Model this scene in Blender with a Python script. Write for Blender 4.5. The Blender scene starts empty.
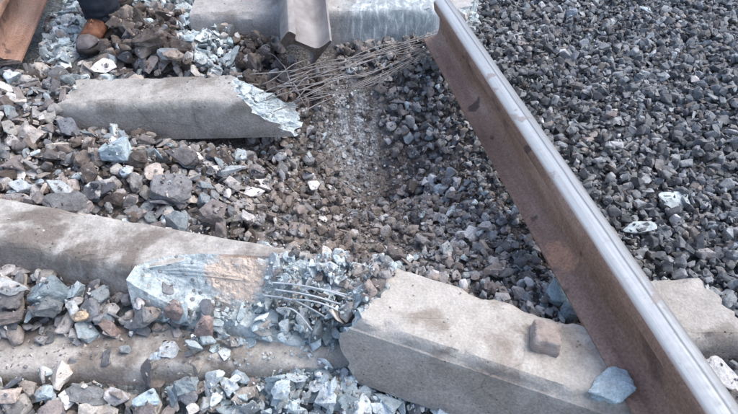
import bpy, bmesh, math, random
import numpy as np
from mathutils import Vector, Matrix, Euler, noise

# ------------------------------------------------------------------ camera, sky, sun, exposure
scene = bpy.context.scene
C = scene.collection
CAM_Z, PITCH, FPX = 1.2, math.radians(44), 560.0
cd = bpy.data.cameras.new('camera'); cam = bpy.data.objects.new('camera', cd); C.objects.link(cam)
cam.location = (0, 0, CAM_Z); cam.rotation_euler = (math.radians(90) - PITCH, 0, 0)
cd.sensor_width = 36.0; cd.lens = 36.0 * FPX / 738.0; cd.clip_start = 0.02; cd.clip_end = 2000
scene.camera = cam
SUN_EL, SUN_AZ = math.radians(58), math.radians(75)      # azimuth clockwise from +Y
world = bpy.data.worlds.new('World'); scene.world = world; world.use_nodes = True
wn = world.node_tree.nodes; wl = world.node_tree.links
bg = wn['Background']; sky = wn.new('ShaderNodeTexSky'); sky.sky_type = 'NISHITA'; sky.sun_disc = False
sky.sun_elevation = SUN_EL; sky.sun_rotation = SUN_AZ; sky.air_density = 1.0; sky.dust_density = 2.5; sky.ozone_density = 0.3
wl.new(sky.outputs[0], bg.inputs[0]); bg.inputs[1].default_value = 0.15
sd = bpy.data.lights.new('sun', 'SUN'); sun = bpy.data.objects.new('sun', sd); C.objects.link(sun)
sd.energy = 1.0; sd.angle = math.radians(50); sd.color = (1.0, 0.98, 0.92)
sdir = Vector((math.sin(SUN_AZ) * math.cos(SUN_EL), math.cos(SUN_AZ) * math.cos(SUN_EL), math.sin(SUN_EL)))
sun.rotation_euler = sdir.to_track_quat('Z', 'Y').to_euler()
scene.view_settings.view_transform = 'Standard'; scene.view_settings.look = 'None'
scene.view_settings.gamma = 1.0; scene.view_settings.exposure = 1.18

rnd = random.Random(7); rng = np.random.default_rng(7)
SP, CP = math.sin(PITCH), math.cos(PITCH)
def at(x, y, z=0.0):                       # a point of the survey: photo column/row at height z -> metres
    X = (x - 369) / FPX; Y = (y - 207) / FPX
    d = Vector((X, CP - Y * SP, -SP - Y * CP)); t = (z - CAM_Z) / d.z
    return Vector((d.x * t, d.y * t, z))
def survey(x, y, z=0.0):                   # the inverse, vectorised
    dz = z - CAM_Z
    Z = y * CP - dz * SP; Y = -y * SP - dz * CP
    return 369 + FPX * x / Z, 207 + FPX * Y / Z, Z

# ------------------------------------------------------------------ helpers
def tag(o, label=None, cat=None, group=None, kind=None):
    if label: o['label'] = label
    if cat: o['category'] = cat
    if group: o['group'] = group
    if kind: o['kind'] = kind
    return o
def link(name, me, parent=None, mat=None):
    o = bpy.data.objects.new(name, me); C.objects.link(o)
    if mat is not None and me is not None:
        me.materials.clear(); me.materials.append(mat)
    if parent is not None: o.parent = parent
    return o
def empty(name, loc=(0, 0, 0)):
    o = bpy.data.objects.new(name, None); C.objects.link(o); o.location = loc; o.empty_display_size = .05
    return o
def mesh(name, v, f, smooth=False):
    me = bpy.data.meshes.new(name); me.from_pydata([tuple(p) for p in v], [], f); me.update()
    if smooth: me.shade_smooth()
    return me
def tube(name, pts, r, parent=None, mat=None, n=7):
    pts = [Vector(p) for p in pts]; v = []; f = []
    for i, p in enumerate(pts):
        t = (pts[min(i + 1, len(pts) - 1)] - pts[max(i - 1, 0)]).normalized()
        a = t.orthogonal().normalized() if i == 0 else (a - t * a.dot(t)).normalized()
        b = t.cross(a)
        rr = r[i] if isinstance(r, (list, tuple)) else r
        for k in range(n):
            w = 2 * math.pi * k / n; v.append(p + a * (math.cos(w) * rr) + b * (math.sin(w) * rr))
    for i in range(len(pts) - 1):
        for k in range(n): f.append((i * n + k, i * n + (k + 1) % n, (i + 1) * n + (k + 1) % n, (i + 1) * n + k))
    f.append(tuple(range(n - 1, -1, -1))); f.append(tuple(range((len(pts) - 1) * n, len(pts) * n)))
    return link(name, mesh(name, v, f, True), parent, mat)
def spline(ctrl, n=24):                     # Catmull-Rom through the control points
    P = [Vector(c) for c in ctrl]; P = [P[0] * 2 - P[1]] + P + [P[-1] * 2 - P[-2]]; out = []
    m = len(P) - 3
    for i in range(n + 1):
        u = i / n * m; k = min(int(u), m - 1); t = u - k
        a, b, c, d = P[k:k + 4]
        out.append(.5 * ((2 * b) + (c - a) * t + (2 * a - 5 * b + 4 * c - d) * t * t + (3 * b - a - 3 * c + d) * t ** 3))
    return out

# ------------------------------------------------------------------ materials
class NT:
    def __init__(s, name):
        s.m = bpy.data.materials.new(name); s.m.use_nodes = True; s.t = s.m.node_tree; s.b = s.t.nodes['Principled BSDF']
    def n(s, ty, **k):
        nd = s.t.nodes.new(ty)
        for a, v in k.items(): setattr(nd, a, v)
        return nd
    def l(s, a, b): s.t.links.new(a, b)
    def coord(s, which='Object', scale=None):
        c = s.n('ShaderNodeTexCoord').outputs[which]
        if scale:
            m = s.n('ShaderNodeMapping'); m.inputs['Scale'].default_value = scale; s.l(c, m.inputs[0]); c = m.outputs[0]
        return c
    def noise(s, co, sc, det=5, rough=.6, dist=0):
        nd = s.n('ShaderNodeTexNoise'); nd.inputs['Scale'].default_value = sc; nd.inputs['Detail'].default_value = det
        nd.inputs['Roughness'].default_value = rough; nd.inputs['Distortion'].default_value = dist; s.l(co, nd.inputs['Vector'])
        return nd.outputs['Fac']
    def vor(s, co, sc, feat='F1'):
        nd = s.n('ShaderNodeTexVoronoi', feature=feat); nd.inputs['Scale'].default_value = sc; s.l(co, nd.inputs['Vector']); return nd
    def ramp(s, fac, stops):
        r = s.n('ShaderNodeValToRGB'); e = r.color_ramp.elements
        while len(e) < len(stops): e.new(.5)
        for i, (p, c) in enumerate(stops):
            e[i].position = p; e[i].color = c if isinstance(c, tuple) and len(c) == 4 else ((*c, 1) if isinstance(c, tuple) else (c, c, c, 1))
        s.l(fac, r.inputs[0]); return r.outputs[0]
    def mix(s, fac, a, b, mode='MIX'):
        m = s.n('ShaderNodeMix', data_type='RGBA', blend_type=mode)
        for v, i in ((fac, 0), (a, 6), (b, 7)):
            if hasattr(v, 'links') or hasattr(v, 'is_output'): s.l(v, m.inputs[i])
            elif isinstance(v, tuple): m.inputs[i].default_value = (*v, 1)
            else: m.inputs[i].default_value = v
        return m.outputs[2]
    def math(s, op, a, b=None):
        m = s.n('ShaderNodeMath', operation=op)
        for v, i in ((a, 0), (b, 1)):
            if v is None: continue
            if hasattr(v, 'is_output'): s.l(v, m.inputs[i])
            else: m.inputs[i].default_value = v
        return m.outputs[0]
    def done(s, col=None, rough=.9, metal=0., bump=None, bs=.4, bd=.004, spec=.3):
        if col is not None:
            if hasattr(col, 'is_output'): s.l(col, s.b.inputs['Base Color'])
            else: s.b.inputs['Base Color'].default_value = (*col, 1)
        for v, nme in ((rough, 'Roughness'), (metal, 'Metallic'), (spec, 'Specular IOR Level')):
            if hasattr(v, 'is_output'): s.l(v, s.b.inputs[nme])
            else: s.b.inputs[nme].default_value = v
        if bump is not None:
            bm = s.n('ShaderNodeBump'); bm.inputs['Strength'].default_value = bs; bm.inputs['Distance'].default_value = bd
            s.l(bump, bm.inputs['Height']); s.l(bm.outputs[0], s.b.inputs['Normal'])
        return s.m

def stone_mat(name, source):
    """crushed rock: a colour per stone (attribute on the heaps, object colour on single stones) with veins, dust and grain"""
    n = NT(name)
    if source == 'attr':
        a = n.n('ShaderNodeVertexColor', layer_name='tint').outputs[0]; co = n.coord('Object')
    else:
        a = n.n('ShaderNodeObjectInfo').outputs['Color']
        g = n.n('ShaderNodeNewGeometry'); co = g.outputs['Position']
    f1 = n.noise(co, 38, 6, .65); f2 = n.noise(co, 210, 3, .6); f3 = n.noise(co, 14, 4, .55)
    c = n.mix(1.0, a, n.ramp(f1, [(.28, .62), (.5, .98), (.72, 1.35)]), 'MULTIPLY')
    c = n.mix(1.0, c, n.ramp(f2, [(.3, .78), (.7, 1.2)]), 'MULTIPLY')
    c = n.mix(n.ramp(f3, [(.55, 0.), (.72, .45)]), c, (.36, .35, .34))
    h = n.math('ADD', n.math('MULTIPLY', f1, 1.0), n.math('MULTIPLY', f2, .35))
    return n.done(c, .88, bump=h, bs=.75, bd=.006, spec=.28)
M_HEAP = stone_mat('stone_heap', 'attr')
M_STONE = stone_mat('stone', 'obj')

def concrete_mat(name, base, light, dirt, dirtiness, stain_shade=(.27, .242, .22), spot=None):
    n = NT(name); co = n.coord('Object')
    big = n.noise(co, 4.5, 7, .62, .4); mid = n.noise(co, 22, 6, .62); fine = n.noise(co, 160, 4, .65)
    c = n.mix(n.ramp(mid, [(.35, 0.), (.68, 1.)]), base, light)
    c = n.mix(n.ramp(big, [(.60 - dirtiness * .26, 0.), (.68 - dirtiness * .24, .85)]), c, dirt)
    c = n.mix(1.0, c, n.ramp(fine, [(.3, .8), (.7, 1.15)]), 'MULTIPLY')
    dep = n.n('ShaderNodeVertexColor', layer_name='below_top').outputs[0]
    sn = n.math('MULTIPLY', dep, n.ramp(n.noise(co, 11, 7, .65), [(.32, .1), (.62, .95)])); c = n.mix(sn, c, n.mix(n.ramp(fine, [(.4, 0.), (.62, 1.)]), stain_shade, tuple(q * 1.55 for q in stain_shade)))  # sides browned by soil and also painted darker, as shaded against the tops
    v = n.vor(co, 62); pores = n.ramp(v.outputs['Distance'], [(.07, .4), (.19, 1.)])
    pm = n.noise(co, 9, 2); pores = n.mix(n.ramp(pm, [(.48, 0.), (.6, 1.)]), (1., 1., 1.), pores)
    c = n.mix(1.0, c, pores, 'MULTIPLY')
    if spot:                                                               # scoured by the blast: white-turquoise scratches
        vd = n.n('ShaderNodeVectorMath', operation='DISTANCE'); n.l(co, vd.inputs[0]); vd.inputs[1].default_value = spot
        m_ = n.ramp(vd.outputs['Value'], [(.16, 1.), (.30, 0.)]); mp = n.n('ShaderNodeMapping'); mp.inputs['Rotation'].default_value = (0, .75, 0); mp.inputs['Scale'].default_value = (2.2, 1, .6); n.l(co, mp.inputs[0])
        sc_ = n.ramp(n.noise(mp.outputs[0], 16, 5, .65, .8), [(.42, (.26, .30, .315)), (.54, (.40, .455, .475)), (.64, (.70, .74, .75))])
        c = n.mix(n.math('MULTIPLY', m_, .88), c, sc_)
    ln = n.vor(n.coord('Object', (1, 3.2, 1.6)), 3.1, 'DISTANCE_TO_EDGE')
    crack = n.ramp(ln.outputs['Distance'], [(.0, .5), (.012, 1.)])
    c = n.mix(n.ramp(big, [(.5, 0.), (.56, .55)]), c, n.mix(1.0, c, crack, 'MULTIPLY'))
    h = n.math('ADD', n.math('MULTIPLY', mid, .6), n.math('ADD', n.math('MULTIPLY', fine, .4), n.math('MULTIPLY', pores, .35)))
    return n.done(c, .92, bump=h, bs=.8, bd=.007, spec=.25)
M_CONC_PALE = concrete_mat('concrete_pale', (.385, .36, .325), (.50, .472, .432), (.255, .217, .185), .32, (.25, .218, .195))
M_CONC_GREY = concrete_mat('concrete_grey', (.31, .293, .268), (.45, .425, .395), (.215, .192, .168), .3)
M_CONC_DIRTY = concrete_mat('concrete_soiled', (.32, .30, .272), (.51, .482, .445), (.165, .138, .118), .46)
def fracture_mat(name='fresh_concrete_break', spot=None):
    n = NT(name); co = n.coord('Object')
    a = n.noise(co, 26, 7, .68, .6); b = n.noise(co, 120, 4, .65); big = n.noise(co, 6.5, 3, .5)
    c = n.ramp(a, [(.28, (.22, .265, .28)), (.44, (.44, .505, .52)), (.66, (.64, .69, .695))])
    v = n.vor(co, 48); ag = n.ramp(v.outputs['Distance'], [(.22, 1.), (.30, 0.)]); vc = n.n('ShaderNodeSeparateColor'); n.l(v.outputs['Color'], vc.inputs[0])
    ag = n.math('MULTIPLY', ag, n.ramp(vc.outputs[0], [(.55, 0.), (.6, 1.)])); c = n.mix(n.math('MULTIPLY', ag, .75), c, n.ramp(vc.outputs[1], [(0., (.16, .16, .17)), (1., (.38, .36, .34))]))
    if spot:                                                               # one smear of tan dust
        vd = n.n('ShaderNodeVectorMath', operation='DISTANCE'); n.l(co, vd.inputs[0]); vd.inputs[1].default_value = spot
        dd = n.math('ADD', vd.outputs['Value'], n.math('MULTIPLY', n.math('SUBTRACT', n.noise(co, 22, 4), .5), .09))
        c = n.mix(n.ramp(dd, [(.06, .9), (.085, 0.)]), c, (.66, .53, .43))
    else: c = n.mix(n.ramp(big, [(.6, 0.), (.68, .8)]), c, (.60, .49, .40))
    c = n.mix(1.0, c, n.ramp(b, [(.3, .78), (.7, 1.18)]), 'MULTIPLY')
    h = n.math('ADD', n.math('ADD', a, n.math('MULTIPLY', ag, .35)), n.math('MULTIPLY', b, .4))
    return n.done(c, .95, bump=h, bs=.9, bd=.012, spec=.2)
M_FRACT = fracture_mat()
def rust_mat(name='rail_rust', spot=None):
    n = NT(name); co = n.coord('Object'); cs = n.coord('Object', (1, .18, 1))
    a = n.noise(cs, 14, 6, .6); b = n.noise(co, 150, 6, .72); big = n.noise(co, 5.5, 4, .55, .3)
    c = n.ramp(a, [(.3, (.185, .108, .076)), (.5, (.30, .182, .135)), (.72, (.43, .29, .23))])
    c = n.mix(n.ramp(big, [(.60, 0.), (.70, .75)]), c, (.11, .07, .058))
    sp = n.noise(co, 16, 2, .4); c = n.mix(n.ramp(sp, [(.68, 0.), (.73, .8)]), c, (.08, .052, .048))
    if spot:                                                               # a flaked patch of bright rust
        vd = n.n('ShaderNodeVectorMath', operation='DISTANCE'); n.l(n.coord('Object', (1, .55, 1)), vd.inputs[0]); vd.inputs[1].default_value = (spot[0], spot[1] * .55, spot[2])
        dd = n.math('ADD', vd.outputs['Value'], n.math('MULTIPLY', n.math('SUBTRACT', n.noise(co, 45, 4), .5), .05))
        c = n.mix(n.ramp(dd, [(.024, .9), (.033, 0.)]), c, (.50, .27, .17))
    c = n.mix(1.0, c, n.ramp(b, [(.3, .6), (.7, 1.35)]), 'MULTIPLY')
    return n.done(c, .78, bump=n.math('ADD', a, n.math('MULTIPLY', b, .8)), bs=.6, bd=.004, spec=.3)
M_RUST = rust_mat()
def steel_mat():
    n = NT('rail_running_surface'); co = n.coord('Object')
    x = n.n('ShaderNodeSeparateXYZ'); n.l(co, x.inputs[0])
    cs = n.coord('Object', (6, .12, 1)); st = n.noise(cs, 22, 6, .62); b = n.noise(co, 60, 5, .65)
    wob = n.math('ADD', x.outputs[0], n.math('MULTIPLY', n.math('SUBTRACT', n.noise(n.coord('Object', (0, 1, 0)), 7, 3), .5), .006))
    band = n.ramp(n.math('ADD', n.math('MULTIPLY', wob, 12.), .5), [(.10, (.17, .15, .14)), (.18, (.34, .365, .385)), (.55, (.38, .405, .43)), (.60, (.12, .132, .145)), (.65, (.33, .355, .375)), (.92, (.16, .155, .155))])
    c = n.mix(1.0, band, n.ramp(st, [(.3, .78), (.7, 1.15)]), 'MULTIPLY')
    pit = n.noise(co, 13, 4, .6); c = n.mix(n.ramp(pit, [(.61, 0.), (.65, .75)]), c, (.22, .19, .18))
    c = n.mix(n.ramp(b, [(.58, 0.), (.7, .35)]), c, (.30, .25, .23))
    return n.done(c, n.ramp(b, [(.3, .5), (.7, .72)]), .3, bump=n.math('ADD', st, b), bs=.12, bd=.002, spec=.5)
M_STEEL = steel_mat()
def simple(name, c1, c2, sc, rough=.85, metal=0., bs=.4, bd=.003):
    n = NT(name); co = n.coord('Object'); a = n.noise(co, sc, 6, .62); b = n.noise(co, sc * 5, 3)
    return n.done(n.mix(n.ramp(a, [(.33, 0.), (.67, 1.)]), c1, c2), rough, metal, bump=n.math('ADD', a, n.math('MULTIPLY', b, .5)), bs=bs, bd=bd)
M_RUSTPALE = simple('rail_pale_mill_scale', (.185, .17, .163), (.32, .305, .30), 12, .7, .15)
M_DARK = simple('dark_broken_steel', (.075, .06, .052), (.17, .13, .115), 60, .6, .3)
M_WIRE = simple('prestressing_wire', (.11, .10, .097), (.31, .30, .30), 14, .6, .3)
M_WIREPALE = simple('dusty_wire', (.36, .40, .42), (.52, .55, .57), 30, .7, .1)
M_LUG = simple('rusty_cast_lug', (.25, .20, .178), (.42, .365, .33), 34, .92, bs=.9, bd=.008)
M_PATCH = simple('orange_rust_scale', (.40, .19, .11), (.52, .30, .20), 40, .9)
M_TROUSER = simple('navy_trouser_cloth', (.012, .017, .026), (.03, .038, .052), 30, .95)
M_LEATHER = simple('tan_shoe_leather', (.10, .042, .026), (.25, .115, .07), 34, .85)
M_TOE = simple('dusty_grey_toe', (.10, .085, .085), (.22, .20, .205), 30, .8)
M_SOLE = simple('dark_rubber_sole', (.03, .027, .026), (.07, .06, .055), 40, .9)
M_LACE = simple('orange_lace', (.42, .15, .06), (.5, .24, .12), 60, .9)
M_DARKSHOE = simple('dark_shoe', (.05, .035, .035), (.10, .075, .07), 30, .7)
M_JACKET = simple('dark_jacket_cloth', (.03, .035, .04), (.05, .055, .06), 30, .95)
M_SKIN = simple('skin', (.42, .27, .20), (.48, .32, .25), 20, .6)
M_HAIR = simple('dark_hair', (.02, .016, .013), (.04, .03, .025), 60, .8)
def ground_mat():
    n = NT('ground_soil'); co = n.coord('Object')
    t = n.n('ShaderNodeVertexColor', layer_name='tint').outputs[0]
    v = n.vor(co, 85); g = n.noise(co, 120, 5, .65); b = n.noise(co, 18, 6, .6)
    vc = n.n('ShaderNodeSeparateColor'); n.l(v.outputs['Color'], vc.inputs[0])
    c = n.mix(1.0, t, n.ramp(vc.outputs[0], [(0., .55), (1., 1.35)]), 'MULTIPLY')
    c = n.mix(1.0, c, n.ramp(g, [(.3, .65), (.7, 1.3)]), 'MULTIPLY')
    h = n.math('ADD', n.math('MULTIPLY', n.math('SUBTRACT', 1., v.outputs['Distance']), .8), n.math('ADD', n.math('MULTIPLY', g, .5), b))
    return n.done(c, .97, bump=h, bs=.9, bd=.014, spec=.15)
M_GROUND = ground_mat()

# ------------------------------------------------------------------ ground: one sheet, crater in the middle, out to the horizon
X0, X1, Y0, Y1, RES = -2.7, 2.7, 0.05, 3.65, 0.006
def g2(x, y, cx, cy, sx, sy, rot=0.):
    c, s = math.cos(rot), math.sin(rot); dx, dy = x - cx, y - cy
    u, v = dx * c + dy * s, -dx * s + dy * c
    return np.exp(-.5 * ((u / sx) ** 2 + (v / sy) ** 2))
_ph = rng.uniform(0, 6.28, (26, 2)); _fr = rng.normal(0, 1, (26, 2))
def relief(x, y):
    z = 0 * x
    for i in range(26):
        k = 3 + i * .9; z = z + np.sin(k * (_fr[i, 0] * x + _fr[i, 1] * y) + _ph[i, 0]) / (k * 1.0)
    return z * .022
def terrain(x, y):
    z = -.055 + relief(x, y)
    z = z - .31 * g2(x, y, .02, 1.70, .32, .26, -.25)                     # the crater
    z = z - .06 * g2(x, y, .15, 1.25, .35, .25)
    z = z + .10 * g2(x, y, -1.25, 1.70, .14, .16)                          # soil over the buried end
    z = z + .045 * g2(x, y, -1.1, 2.25, .45, .25) + .05 * g2(x, y, -.78, 2.20, .12, .14)
    z = z + .05 * g2(x, y, -.75, 1.42, .5, .12)
    z = z + .10 * g2(x, y, -.20, .93, .17, .09, -.2)                       # rubble under the broken middle
    z = z - .07 * g2(x, y, .25, .52, .35, .16) - .16 * g2(x, y, -.40, .55, .36, .10) - .02 * g2(x, y, -.9, .5, .3, .12)
    z = z + .055 * g2(x, y, -.85, .93, .40, .07)
    z = z + .02 * g2(x, y, 1.2, 1.6, .8, .8)
    return z
def inner(a, b, st): return list(np.arange(a, b + st / 2, st))
xs = [-600, -200, -70, -25, -10, -5, -3.5] + inner(X0, X1, .014) + [3.5, 5, 10, 25, 70, 200, 600]
ys = [-600, -200, -70, -25, -10, -4, -1.5, -.5] + inner(Y0, Y1, .014) + [4.5, 6, 10, 25, 70, 200, 600]
GX, GY = np.meshgrid(np.array(xs), np.array(ys))
fall = np.clip(1 - (np.maximum(np.abs(GX) - 2.4, 0) + np.maximum(GY - 3.4, 0) + np.maximum(.2 - GY, 0)) / .3, 0, 1)
GZ = np.where(fall > 0, terrain(GX, GY), -.055) * fall + (1 - fall) * -.05
def in_poly(px, py, poly):
    inside = np.zeros(np.shape(px), bool); n = len(poly)
    for i in range(n):
        x1, y1 = poly[i]; x2, y2 = poly[(i + 1) % n]
        cond = ((y1 > py) != (y2 > py)) & (px < (x2 - x1) * (py - y1) / ((y2 - y1) if y2 != y1 else 1e-9) + x1)
        inside ^= cond
    return inside
RX, RY, RDX, RDY = .645, .487, -.190, .982                                 # main rail: a point of its axis and its heading
def right_of_rail(x, y): return (x - (RX + RDX / RDY * (y - RY)))
nx, ny = len(xs), len(ys)
gv = np.stack([GX.ravel(), GY.ravel(), GZ.ravel()], 1)
idx = np.arange(nx * ny).reshape(ny, nx)
gf = np.stack([idx[:-1, :-1].ravel(), idx[:-1, 1:].ravel(), idx[1:, 1:].ravel(), idx[1:, :-1].ravel()], 1)
gm = bpy.data.meshes.new('ground'); gm.from_pydata(gv.tolist(), [], gf.tolist()); gm.shade_smooth()
gx, gy = gv[:, 0], gv[:, 1]
side = np.clip(right_of_rail(gx, gy) / .25 + .5, 0, 1)[:, None]
col = np.array([.115, .100, .090]) * (1 - side) + np.array([.085, .092, .10]) * side
w = np.clip(g2(gx, gy, .0, 1.60, .34, .34) * 1.2, 0, .95)[:, None]; col = col * (1 - w) + np.array([.20, .168, .148]) * w
du_, dv_, _ = survey(gx, gy, gv[:, 2]); ang = np.arctan2(du_ - 372, 205 - dv_)                # streaks of blasted concrete dust fanning out of the pit
st = np.exp(-.5 * (((du_ - 350) / 19) ** 2 + ((dv_ - 132) / 34) ** 2)) * (.55 + .45 * np.sin(ang * 34 + np.sin(dv_ * .11) * 1.2))
st = np.clip(st * 1.5, 0, .92)[:, None]; col = col * (1 - st) + np.array([.46, .48, .49]) * st
w = np.clip(g2(gx, gy, -.2, .8, .3, .25) + g2(gx, gy, -1.1, 2.7, .5, .35), 0, 1)[:, None]; col = col * (1 - w) + np.array([.24, .30, .32]) * w
ca = gm.color_attributes.new('tint', 'FLOAT_COLOR', 'POINT')
ca.data.foreach_set('color', np.concatenate([col, np.ones((len(col), 1))], 1).astype(np.float32).ravel())
tag(link('ground', gm, None, M_GROUND), 'brown soil and gravel bed with a blast crater under the stones', kind='structure')

# ------------------------------------------------------------------ broken concrete sleepers
FOOT = []                                                                  # footprints that loose stones keep off
def sleeper(A, B, label, mat, wt=.165, wb=.255, H=.19, s0=None, s1=None, jag0=.012, jag1=.012, roll=0., chips=.010, seed=0, group='broken concrete sleepers', foot=True, rough=.011, K=14, fmat=None, lip=False, keep=1.0):
    """A, B: centre of the top face at the left and right end. s0/s1(u, v): metres trimmed off each end; u 0 near side..1 far side, v 0 bottom..1 top"""
    A, B = Vector(A), Vector(B); es = (B - A).normalized(); L = (B - A).length
    eu = Vector((0, 0, 1)).cross(es).normalized(); ev = es.cross(eu).normalized()
    q = Matrix.Rotation(roll, 3, es); eu = q @ eu; ev = q @ ev
    root = empty('broken_sleeper', A - ev * H)
    tag(root, label, 'concrete sleeper', group)
    ch = .014
    if not lip: corner = [(-wb / 2, -H), (-wb / 2, -H + .03), (-wt / 2 - .010, -.026), (-wt / 2 - .004, -.011), (-wt / 2 + .003, -.003), (-wt / 2 + .013, 0)]
    else: corner = [(-wb / 2, -H), (-wb / 2, -H + .03), (-wt / 2 - .013, -.032), (-wt / 2 - .009, -.029), (-wt / 2 - .003, -.007), (-wt / 2 + .004, 0)]
    corner += [(-x, y) for x, y in corner[::-1]]
    ring = []
    for i in range(len(corner)):
        a = Vector(corner[i]); b = Vector(corner[(i + 1) % len(corner)]); k = max(1, round((b - a).length / .012))
        for j in range(k): ring.append(a.lerp(b, j / k))
    n = len(ring); z0 = s0 or (lambda u, v: 0.); z1 = s1 or (lambda u, v: 0.)
    off = Vector((seed * 7.3, seed * 3.1, seed * 1.7))
    def uv(p): return min(1, max(0, p.x / wt + .5)), min(1, max(0, 1 + p.y / H))
    def jag(p, amp, e):
        q = Vector((p.x * 30, p.y * 30, e * 9)) + off
        d = noise.voronoi(q)[0]
        return amp * (2.2 * (d[1] - d[0]) - 1.0 + 1.5 * noise.noise(q * .5) + .6 * noise.noise(q * 3))
    def S(p):
        u, v = uv(p)
        return z0(u, v) + (jag(p, jag0, 0) if s0 else 0), L - z1(u, v) - (jag(p, jag1, 1) if s1 else 0)
    org = root.location
    def W(s, p):
        q = A + es * s + eu * p.x + ev * p.y
        return q - org
    def surf(s, p):                                                        # weathered skin: slight waves, chipped arrises
        q = W(s, p); k = q * 14 + off
        d = noise.noise(k) * .0026 + noise.noise(k * 3) * .0016
        top = max(0, 1 - abs(abs(p.x) - wt / 2) / .022) * max(0, 1 - abs(p.y + .004) / .022)
        cpn = max(0, noise.noise(Vector((s * 11, p.x * 8, seed * 2.3))) + .45 * noise.noise(Vector((s * 42, p.y * 30, seed))) - .12)
        c = Vector((p.x, p.y)); ctr = Vector((0, -H * .5)); inn = (ctr - c).normalized()
        pp = Vector((p.x, p.y)) + inn * (top * cpn * chips * 3.2) - inn * d
        return W(s, pp)
    m = max(4, int(L / .016)); v = []; f = []
    for p in ring:
        a, b = S(p)
        for i in range(m + 1): v.append(surf(a + (b - a) * i / m, p))
    for r in range(n):
        r2 = (r + 1) % n
        for i in range(m): f.append((r * (m + 1) + i, r2 * (m + 1) + i, r2 * (m + 1) + i + 1, r * (m + 1) + i + 1))
    body = link('sleeper_body', mesh('sleeper_body', v, f, True), root, mat)
    bd = []                                                                # depth below the top: soil staining, plus side shade put into the colour
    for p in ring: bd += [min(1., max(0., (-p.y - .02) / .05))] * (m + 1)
    bc = body.data.color_attributes.new('below_top', 'FLOAT_COLOR', 'POINT')
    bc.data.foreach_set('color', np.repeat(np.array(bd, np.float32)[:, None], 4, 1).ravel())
    body.data.set_sharp_from_angle(angle=math.radians(34))
    for e, fn in ((0, s0), (1, s1)):                                       # end faces: broken or cast
        cv = []; cf = []; cen = Vector((0, -H * .52))
        for k in range(K):
            t = k / K
            for p in ring:
                q = p.lerp(cen, t)
                if k == 0: cv.append(surf(S(p)[e], p)); continue
                c0 = W(S(q)[e], q)
                if fn:
                    kk = c0 * 34 + off; kk2 = c0 * 90 + off
                    c0 = c0 + (eu * noise.noise(kk) + ev * noise.noise(kk + Vector((9, 4, 2)))) * rough + (eu * noise.noise(kk2) + ev * noise.noise(kk2 + Vector((3, 8, 1)))) * rough * .45
                cv.append(c0)
        cv.append(W(S(cen)[e], cen))
        for k in range(K - 1):
            for r in range(n):
                r2 = (r + 1) % n; q = (k * n + r, k * n + r2, (k + 1) * n + r2, (k + 1) * n + r)
                cf.append(q if e else q[::-1])
        for r in range(n):
            q = ((K - 1) * n + r, (K - 1) * n + (r + 1) % n, K * n); cf.append(q if e else q[::-1])
        o = link('fracture_face' if fn else 'end_face', mesh('fracture_face', cv, cf, False), root, (fmat or M_FRACT) if fn else mat)
        if fn: o['label'] = 'pale turquoise freshly broken concrete face'
    if foot: FOOT.append((A, es, eu, L, wt, z0, z1, keep))
    return root, (A, es, eu, ev)
def top(x, y, z): return at(x, y, z)
# long one at the left whose near half is blown away
a, b = Vector((-1.60, 1.228, .10)), Vector((-.02, .876, .085))
e6 = (b - a).normalized()
def sx6(px_, py_, a=a.copy()): return (at(px_, py_, .1) - a).dot(e6)
M_FRACT6 = fracture_mat('shattered_concrete', tuple(at(237, 274, .06) - (a - Vector((0, 0, .19)))))
L6 = (b - a).length; sA, sB, sC = sx6(135, 268), sx6(185, 250), sx6(322, 258)
def end6(u, v):
    w = u + 1.15 * (1 - v) + .10 * math.sin(u * 9 + v * 6)
    t = (sA + (sB - sA) * w / .4) if w < .4 else (sB + (sC - sB) * ((w - .4) / .6) ** .85)
    return L6 - min(t, L6 + .06 * (w - 1))
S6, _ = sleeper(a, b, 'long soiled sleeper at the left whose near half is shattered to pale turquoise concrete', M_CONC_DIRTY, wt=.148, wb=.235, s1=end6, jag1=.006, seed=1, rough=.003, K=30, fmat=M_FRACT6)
# pale block in front of the rail
a, b = Vector((-.016, .846, .115)), Vector((.70, .608, .050))
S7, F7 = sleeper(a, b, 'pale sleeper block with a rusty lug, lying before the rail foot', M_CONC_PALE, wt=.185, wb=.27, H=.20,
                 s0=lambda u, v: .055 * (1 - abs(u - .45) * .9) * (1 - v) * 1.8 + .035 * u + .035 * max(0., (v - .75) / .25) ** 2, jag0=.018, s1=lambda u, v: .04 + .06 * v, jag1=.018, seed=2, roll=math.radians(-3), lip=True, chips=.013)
# its end still under the rail
a, b = at(640, 310, .045) , at(732, 303, .050)
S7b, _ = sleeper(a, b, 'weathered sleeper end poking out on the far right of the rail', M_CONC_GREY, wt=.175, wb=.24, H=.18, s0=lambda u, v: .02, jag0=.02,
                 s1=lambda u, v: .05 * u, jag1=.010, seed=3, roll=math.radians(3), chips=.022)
# short piece in the middle left
a, b = Vector((-1.12, 1.765, .085)), Vector((-.275, 1.765, .11))
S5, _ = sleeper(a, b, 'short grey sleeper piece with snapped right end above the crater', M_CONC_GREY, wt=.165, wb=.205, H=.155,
                s0=lambda u, v: .03 * v, jag0=.02, s1=lambda u, v: .235 * v ** .8 - .05 * (1 - u) * v + .03 * u, jag1=.026, seed=4, rough=.017, K=20)
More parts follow.
